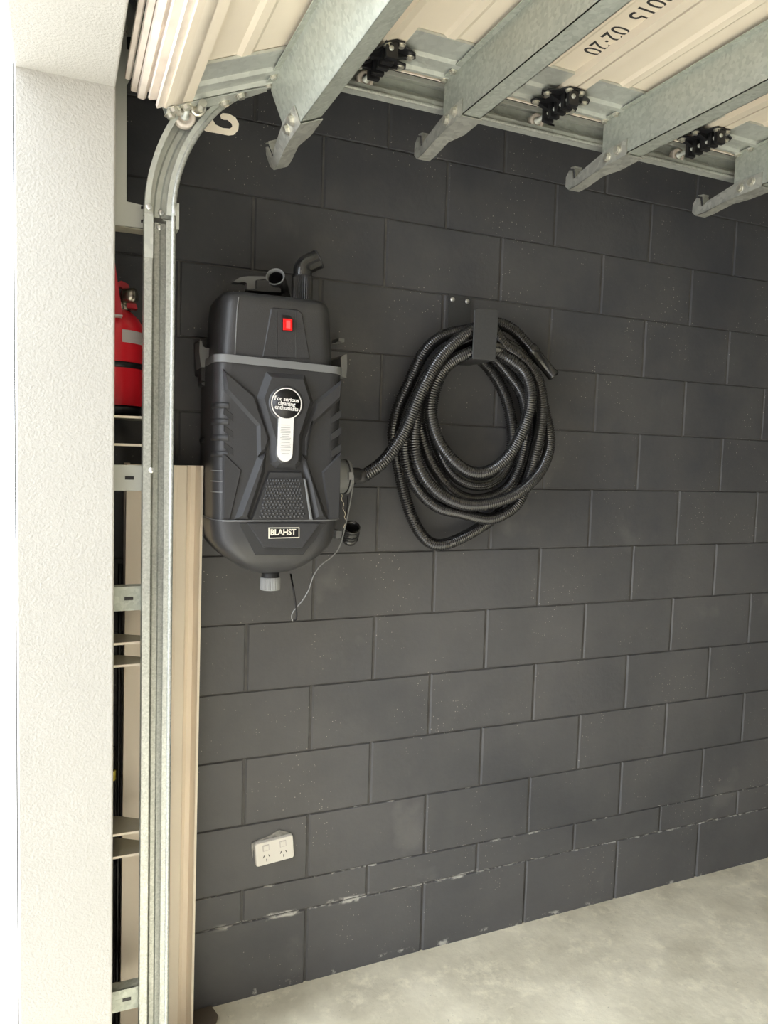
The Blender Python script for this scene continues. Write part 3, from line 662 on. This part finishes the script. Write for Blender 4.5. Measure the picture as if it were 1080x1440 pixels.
# round badge: white keyhole with a black disc and print
ys = F_-.0202
cc = P4(550,840,ys); rc = (P4(634,840,ys)-P4(468,840,ys)).length/2
def key(r, w, zbot, rb, y):
    a = math.asin(w/r); P = []
    for k in range(33):
        t = -math.pi/2+a+(2*math.pi-2*a)*k/32; P.append(Vector((cc.x+r*math.cos(t), y, cc.z+r*math.sin(t))))
    sx_ = -.0016
    for k in range(9):
        t = math.pi+math.pi*k/8; P.append(Vector((cc.x+sx_+w*math.cos(t), y, zbot+w+w*math.sin(t))))
    return P
zbot = P5(545,190,ys).z
MB().relief(key(rc*1.16,.0225,zbot-.006,0,ys+.001), .004, .004).build('badge_rim', M_shell, body)
bg_ = MB().relief(key(rc,.0195,zbot,0,ys-.0028), .0004, .0002, back=.002).build('sticker', M_label, body, 'white keyhole-shaped sticker')
MB().lathe([(0,.0001),(0,rc*.93),(.0008,rc*.93),(.0008,.0001)], cc+Vector((0,-.0028,0)), (0,-1,0), 40).build('sticker_disc', M_badge, bg_)
for k, tx in enumerate(('For serious', 'cleaning', 'enthusiasts')):
    text_obj('sticker_text', tx, .0142, cc+Vector((0,-.0042,.0105-.0108*k)), (1,0,-.06), (0,0,1), M_label, bg_, sx=.96, bold=.025)
ln = MB(); random.seed(3)
for g, (Y, n) in enumerate(((955,1),(970,4),(1008,4),(1050,4),(1092,3))):
    for k in range(n):
        c = P4(546,Y+k*9,ys-.0036); w = random.uniform(.010,.0145)
        ln.box((c.x-w,c.y,c.z-.0005),(c.x+w,c.y-.0001,c.z+.0005))
o = ln.build('fine_print', M_text, bg_); o['kind'] = 'stuff'
# bottom cap
bc = P5(463,850,-.19); cz1 = P5(463,815,-.19).z; cz0 = P5(463,883,-.19).z
cap = MB(); n = 36; prf = []
V = []
for z, s_ in ((cz0,.95),(cz0+.003,1.0),(cz1-.004,1.0),(cz1,.97)):
    for k in range(n*2):
        t = math.pi*k/n; r_ = .0265*s_*(1 if k % 2 else .955); V.append((bc.x+r_*math.cos(t), -.19+r_*math.sin(t), z))
N2 = n*2
cap.add(V, [(i*N2+k, i*N2+(k+1)%N2, (i+1)*N2+(k+1)%N2, (i+1)*N2+k) for i in range(3) for k in range(N2)]+[tuple(range(N2-1,-1,-1)), tuple(range(3*N2,4*N2))])
cap.build('drain_cap', M_lgrey, vac, 'light grey ribbed cap')
MB().lathe([(0,.023),(.03,.023),(.03,.0001)], (bc.x,-.19,cz1-.002), (0,0,1), 24).build('drain_neck', M_shell2, vac)
# top elbow with ribbed collar
ec = at(425,405,-.14); zt0 = 1.785; zt1 = at(425,391,-.14).z+.004
V = []; n = 30
for z, s_ in ((zt0-.004,1),(zt1-.006,.97),(zt1-.002,1.0),(zt1,1.0)):
    for k in range(n*2):
        t = math.pi*k/n; rr = .0285*s_*((1 if k % 2 else .92) if z < zt1-.003 else 1); V.append((ec.x+rr*math.cos(t), -.14+rr*math.sin(t), z))
N2 = 2*n
MB().add(V, [(i*N2+k, i*N2+(k+1)%N2, (i+1)*N2+(k+1)%N2, (i+1)*N2+k) for i in range(3) for k in range(N2)]+[tuple(range(N2-1,-1,-1)), tuple(range(3*N2,4*N2))]).build('ribbed_collar', M_shell2, vac)
path = []
e0 = Vector((ec.x,-.14,zt1-.003)); d1 = Vector((.86,-.15,.48)).normalized()
for k in range(9):
    t = k/8; a = t*math.radians(61); path.append(e0+Vector((0,0,.014))+Vector((.86,-.15,0)).normalized()*(.026*(1-math.cos(a)))+Vector((0,0,.026*math.sin(a))))
path = [e0]+path+[path[-1]+d1*.030]
MB().tube(path, .0255, 24, cap=False).build('elbow', M_hose, vac)
e1 = path[-1]
MB().lathe([(0,.0255),(0,.0265),(.004,.0265),(.004,.022),(-.03,.021),(-.03,.0001)], e1, d1, 28).build('elbow_rim', M_shell2, vac)
# second stub, open towards the camera
oc2 = at(387,389,-.17); od = Vector((-.42,-.82,.34)).normalized()
MB().lathe([(0,.0215),(0,.0248),(-.004,.0252),(-.06,.0240),(-.10,.0235)], oc2, od, 32).build('inlet_stub', M_shell2, vac)
MB().lathe([(.0005,.0250),(.0008,.0215),(-.006,.0205),(-.007,.0195),(-.010,.0195)], oc2, od, 32).build('inlet_rim', M_greyp, vac)
MB().lathe([(-.008,.0192),(-.05,.018),(-.05,.0001)], oc2, od, 32).build('inlet_bore', M_badge, vac)
MB().tube([oc2-od*.05, oc2-od*.09+Vector((.0,0,-.03))], .023, 16).build('inlet_neck', M_shell2, vac)
# grey latch on top
lt = [(262,178),(300,154),(345,148),(440,150),(440,164),(390,168),(390,217),(336,217),(336,186),(320,178),(285,182)]
MB().prism([P4(X,Y,-.155) for X, Y in lt], (0,.030,0)).build('top_latch', M_greyp, vac, 'grey latch arm')
MB().prism([P4(X,Y,-.17) for X, Y in ((390,168),(445,170),(520,215),(520,235),(330,225),(390,217))], (0,.07,0)).build('latch_block', M_shell2, vac)
# left wall bracket
yb = -.115
def bx(name, a, b, m_, y=yb, d=.05, z=P4, bev=0, parent=vac):
    A = z(a[0],a[1],y); B = z(b[0],b[1],y)
    return MB().box((A.x,y,A.z),(B.x,y+d,B.z),bev).build(name, m_, parent)
MB().prism([P4(X,Y,yb) for X, Y in ((80,497),(92,500),(98,528),(112,538),(168,540),(168,612),(145,618),(142,640),(88,642),(78,560))], (0,.07,0)).build('strap_mount', M_greyp, vac)
MB().prism([P4(X,Y,-.06) for X, Y in ((66,500),(84,500),(88,690),(72,680))], (0,.055,0)).build('mount_edge', M_shell2, vac)
bx('bracket_block', (88,642), (152,722), M_shell2, bev=.002)
bolt(P4(134,672,yb-.001), (0,-1,0), vac, 1.7, SCREW, 'screw')
MB().prism([P4(X,Y,yb) for X, Y in ((90,722),(152,722),(148,760),(146,1000),(130,1010),(118,990),(128,780),(110,745),(92,735))]+[P5(X,Y,yb) for X, Y in ()], (0,.06,0)).build('side_plate', M_shell2, vac)
MB().prism([P4(118,985,yb),P4(148,985,yb),P5(148,400,yb),P5(118,400,yb),P5(118,100,yb)], (0,.06,0)).build('side_plate', M_shell2, vac)
MB().lathe([(0,.0001),(0,.010),(.06,.010),(.06,.0001)], P4(120,1038,yb-.001), (0,1,0), 16).build('screw_boss', M_shell2, vac)
for pt in (P4(120,740,yb-.002), P4(120,1038,yb-.002), P5(118,382,yb-.002)): bolt(pt, (0,-1,0), vac, .8, SCREW, 'screw')
bx('bracket_block', (88,402), (152,480), M_shell2, z=P5, bev=.002)
bolt(P5(126,447,yb-.001), (0,-1,0), vac, 1.7, SCREW, 'screw')
MB().prism([P5(X,Y,yb) for X, Y in ((84,492),(155,490),(160,580),(110,585),(86,600))], (0,.07,0)).build('lower_mount', M_shell2, vac)
MB().prism([P5(X,Y,yb+.002) for X, Y in ((84,590),(100,590),(100,612),(84,616))], (0,.02,0)).build('mount_tip', M_greyp, vac)
# right brackets
MB().prism([P4(X,Y,-.19) for X, Y in ((845,590),(858,578),(878,570),(880,640),(875,700),(850,690))], (0,.12,0)).build('strap_end', M_greyp, vac)
bx('mount_clip', (835,484), (865,505), M_greyp, y=-.06, d=.058); bx('mount_clip', (820,566), (850,606), M_greyp, y=-.10, d=.098, z=P5)
MB().box((-1.52,-.036,1.25),(-1.25,-.002,1.60)).build('wall_plate', M_shell2, vac)
# hose port on the right side
pc = at(486,670,-.165)
MB().lathe([(-.045,.044),(0,.0465),(.030,.0455),(.034,.043),(.034,.0001)], (-1.207,-.165,pc.z), (1,0,0), 32).build('hose_port', M_greyp, vac, 'round dark grey hose port')
MB().lathe([(0,.047),(0,.0485),(.007,.0485),(.009,.046),(.009,.0001)], (-1.173,-.165,pc.z), (1,0,0), 32).build('port_rim', M_greyp, vac)
MB().lathe([(0,.023),(.038,.021),(.040,.0001)], (-1.170,-.17,pc.z+.002), (1,-.12,.06), 24).build('port_sleeve', M_shell2, vac)
MB().relief([P5(X,Y,-.215) for X, Y in ((887,246),(908,246),(910,288),(886,288))], .004, .001, back=.03).build('port_latch', M_lgrey, vac)
# cords
def cpath(pts, y, sub=6):
    P = [at(a, b, y if len(c) == 0 else c[0]) for a, b, *c in pts]; out_ = []
    for i in range(len(P)-1):
        p0, p1, p2, p3 = P[max(i-1,0)], P[i], P[i+1], P[min(i+2,len(P)-1)]
        for k in range(sub):
            t = k/sub; out_.append(.5*((2*p1)+(p2-p0)*t+(2*p0-5*p1+4*p2-p3)*t*t+(3*p1-p0-3*p2+p3)*t*t*t))
    return out_+[P[-1]]
MB().tube(cpath([(497,668,-.222),(497,680),(495,692),(491,715),(486,738),(480,762),(474,775),(465,784),(451,795),(441,810),(434,830),(425,845),(414,858),(410,867),(412,873)], -.20), .0016, 6).build('grey_cord', M_lgrey, vac, 'thin grey cord')
MB().tube(cpath([(412,873),(416,871),(417,862),(415,845),(412,825),(409,808,-.15)], -.20), .0028, 6).build('black_cord', M_badge, vac, 'black cord looped below')
for dx in (0, .0025):
    MB().tube([p+Vector((dx*math.sin(i*1.1),0,0)) for i, p in enumerate(cpath([(480,695),(482,706),(484,720),(486,732),(484,745)], -.15))], .0009, 5).build('twisted_wire', M_cream2 if dx else M_brass, vac)
MB().tube(cpath([(489,697),(488,715),(486,733)], -.14), .0015, 5).build('black_cord', M_badge, vac)
# spare black cuff hanging below the port
sc0 = at(492,757,-.10); ax = (at(495,742,-.135)-sc0).normalized()
spare = thing('black_hose_cuff', 'short black ribbed hose cuff open at the top beside the vacuum', 'hose cuff', sc0)
L_ = (at(495,742,-.135)-sc0).length
MB().lathe([(-.010,.0001),(-.010,.020),(0,.023),(.004,.0245),(.006,.0215),(.014,.0225),(.016,.0245),(.019,.0225),(.027,.0225),(.029,.0245),(.032,.0225),(L_,.0235),(L_+.003,.0235),(L_+.003,.0195),(L_-.004,.019),(L_-.005,.0175),(L_-.010,.019),(L_-.012,.0175),(0,.017),(0,.0001)], sc0, ax, 28).build('cuff', M_hose, spare)
MB().tube([sc0+Vector((-.008,.018,-.004)), sc0+Vector((-.008,.098,-.004))], .006, 8).build('cuff_peg', M_shell2, spare)

# ------------------------------------------------------------------ hose holder
hk = thing('hose_holder', 'black bent steel wall holder carrying the coiled hose', 'hose holder', (-.75,0,1.75))
a = .170
MB().relief([Vector((x,-.002,z)) for x, z in [(-.786+.0835*.5+p, 1.80+q) for p, q in rrect(.0415,.103,.008)]], .002, .001, back=.0015).build('back_plate', M_satin, hk)
zsh = 1.690
MB().box((-.786,-a,zsh-.003),(-.7035,-.001,zsh),.001).build('arm', M_shell2, hk)
fp = [at(667,436,-a), at(670,433.5,-a), at(698,435,-a), at(701,438,-a), at(696,508,-a), at(664,505,-a)]
MB().relief(fp, .003, .0012, back=.0005).build('front_plate', M_satin, hk)
for x in (-.7755+.004,-.719): bolt((x,-.004,1.886), (0,-1,0), hk, 1.5, SCREW, 'screw')

# ------------------------------------------------------------------ the long hose
def H(X, Y, y): return at(520+X/3.693, 400+Y/3.693, y)
# layers are distances of the hose centre from the wall
a_ = .150; loops = [
 [(-72,1002,.172),(-40,998,.175),(0,975,.175),(60,930,.172),(115,865,.166),(170,780,.158),(215,680,.156),(250,590,.156),(300,490,.152),(350,400,.146),(420,320,.142),(490,262,.139),(545,232,.136),(610,225,.134),(660,255,.132)],
 [(700,320,.130),(750,352,.128),(825,415,.122),(875,500,.118),(895,600,.116),(893,720,.110),(870,840,.104),(838,960,.098),(805,1060,.094),(760,1150,.092),(650,1215,.090),(560,1210,.090),(470,1185,.092),(370,1165,.096),(290,1110,.100),(228,1030,.104),(195,940,.108),(183,850,.108),(190,750,.106),(225,640,.102),(270,530,.098),(340,420,.096),(430,330,.096),(530,285,.096),(600,280,.096)],
 [(665,295,.098),(770,345,.090),(845,440,.084),(885,560,.080),(912,680,.084),(933,780,.092),(930,860,.100),(895,955,.112),(830,1035,.126),(740,1100,.132),(640,1135,.134),(540,1148,.134),(450,1133,.134),(370,1092,.134),(300,1028,.134),(257,950,.134),(232,850,.130),(232,740,.118),(258,620,.100),(310,490,.072),(390,395,.062),(480,335,.060),(560,318,.060)],
 [(640,370,.060),(720,465,.056),(782,550,.052),(808,640,.050),(815,760,.050),(795,880,.052),(762,985,.054),(715,1060,.058),(645,1100,.062),(560,1118,.068),(475,1104,.078),(410,1056,.088),(352,980,.098),(302,890,.102),(268,780,.100),(258,680,.090),(285,570,.070),(345,460,.050),(430,380,.036),(520,360,.030)],
 [(590,402,.026),(650,478,.026),(700,570,.026),(728,670,.026),(742,770,.028),(735,880,.034),(700,965,.044),(650,1018,.058),(580,1043,.070),(500,1030,.080),(425,980,.086),(372,890,.088),(335,780,.090),(318,660,.092),(345,520,.094),(400,420,.098),(470,370,.102),(540,352,.104)],
 [(600,345,.110),(660,350,.126),(715,385,.136),(780,430,.140),(820,492,.142),(838,580,.142),(822,680,.142),(780,790,.142),(720,890,.142),(640,960,.140),(560,982,.138),(485,958,.136),(418,900,.136),(360,820,.134),(325,720,.134),(313,620,.134),(335,520,.134),(382,440,.134),(450,385,.136),(530,350,.138),(600,345,.138)],
 [(665,325,.132),(760,395,.096),(830,500,.050),(868,640,.026),(872,780,.022),(840,920,.022),(790,1040,.022),(720,1140,.022),(640,1215,.026),(560,1270,.034),(480,1315,.040),(390,1350,.042),(318,1345,.042),(262,1292,.042),(215,1200,.042),(183,1100,.042),(160,1000,.044),(140,900,.050),(122,800,.060),(125,730,.062),(150,630,.062),(192,540,.062),(232,450,.062),(270,370,.062),(330,300,.062),(410,255,.062),(500,240,.064),(570,220,.070),(640,200,.076),(700,212,.080),(755,245,.084),(805,300,.088),(842,340,.092)]]
ctrl = [H(X, Y, -d) for lp in loops for X, Y, d in lp]
def catmull(P, step):
    raw = []
    for i in range(len(P)-1):
        p0, p1, p2, p3 = P[max(i-1,0)], P[i], P[i+1], P[min(i+2,len(P)-1)]
        for k in range(8):
            t = k/8; raw.append(.5*((2*p1)+(p2-p0)*t+(2*p0-5*p1+4*p2-p3)*t*t+(3*p1-p0-3*p2+p3)*t*t*t))
    raw.append(P[-1])
    for _ in range(10): raw = [raw[0]]+[(raw[i-1]+raw[i]*2+raw[i+1])/4 for i in range(1,len(raw)-1)]+[raw[-1]]
    out_ = [raw[0]]; acc = 0
    for i in range(1, len(raw)):
        a0, b0 = raw[i-1], raw[i]; L = (b0-a0).length
        while acc+L >= step:
            t = (step-acc)/L; a0 = a0.lerp(b0, t); out_.append(a0); L = (b0-a0).length; acc = 0
        acc += L
    return out_
pts = catmull(ctrl, .0018)
rad = [(.0188, .0188, .0158, .0158)[i % 4] for i in range(len(pts))]
hose = thing('vacuum_hose', 'long black corrugated hose coiled in loops on the wall holder', 'hose', (-.72,-.1,1.5))
MB().tube(pts, .018, 14, radii=rad).build('hose', M_hose, hose)
ce = H(848,348,-.092); cd = (H(960,482,-.098)-H(842,340,-.092)); cl = cd.length; cd.normalize()
MB().lathe([(-.012,.0185),(-.012,.0205),(.0,.0210),(.012,.0205),(.014,.0185),(cl*.85,.0185),(cl*.86,.0195),(cl*.93,.0195),(cl*.93,.016),(cl*.5,.016),(cl*.5,.0001)], ce-cd*.004, cd, 24).build('end_cuff', M_hose, hose, 'smooth black end cuff')
MB().lathe([(0,.0190),(.022,.0205),(.030,.0205),(.034,.017)], H(-85,1004,-.171), (H(-30,995,-.175)-H(-85,1004,-.171)), 24).build('connector', M_shell2, hose)
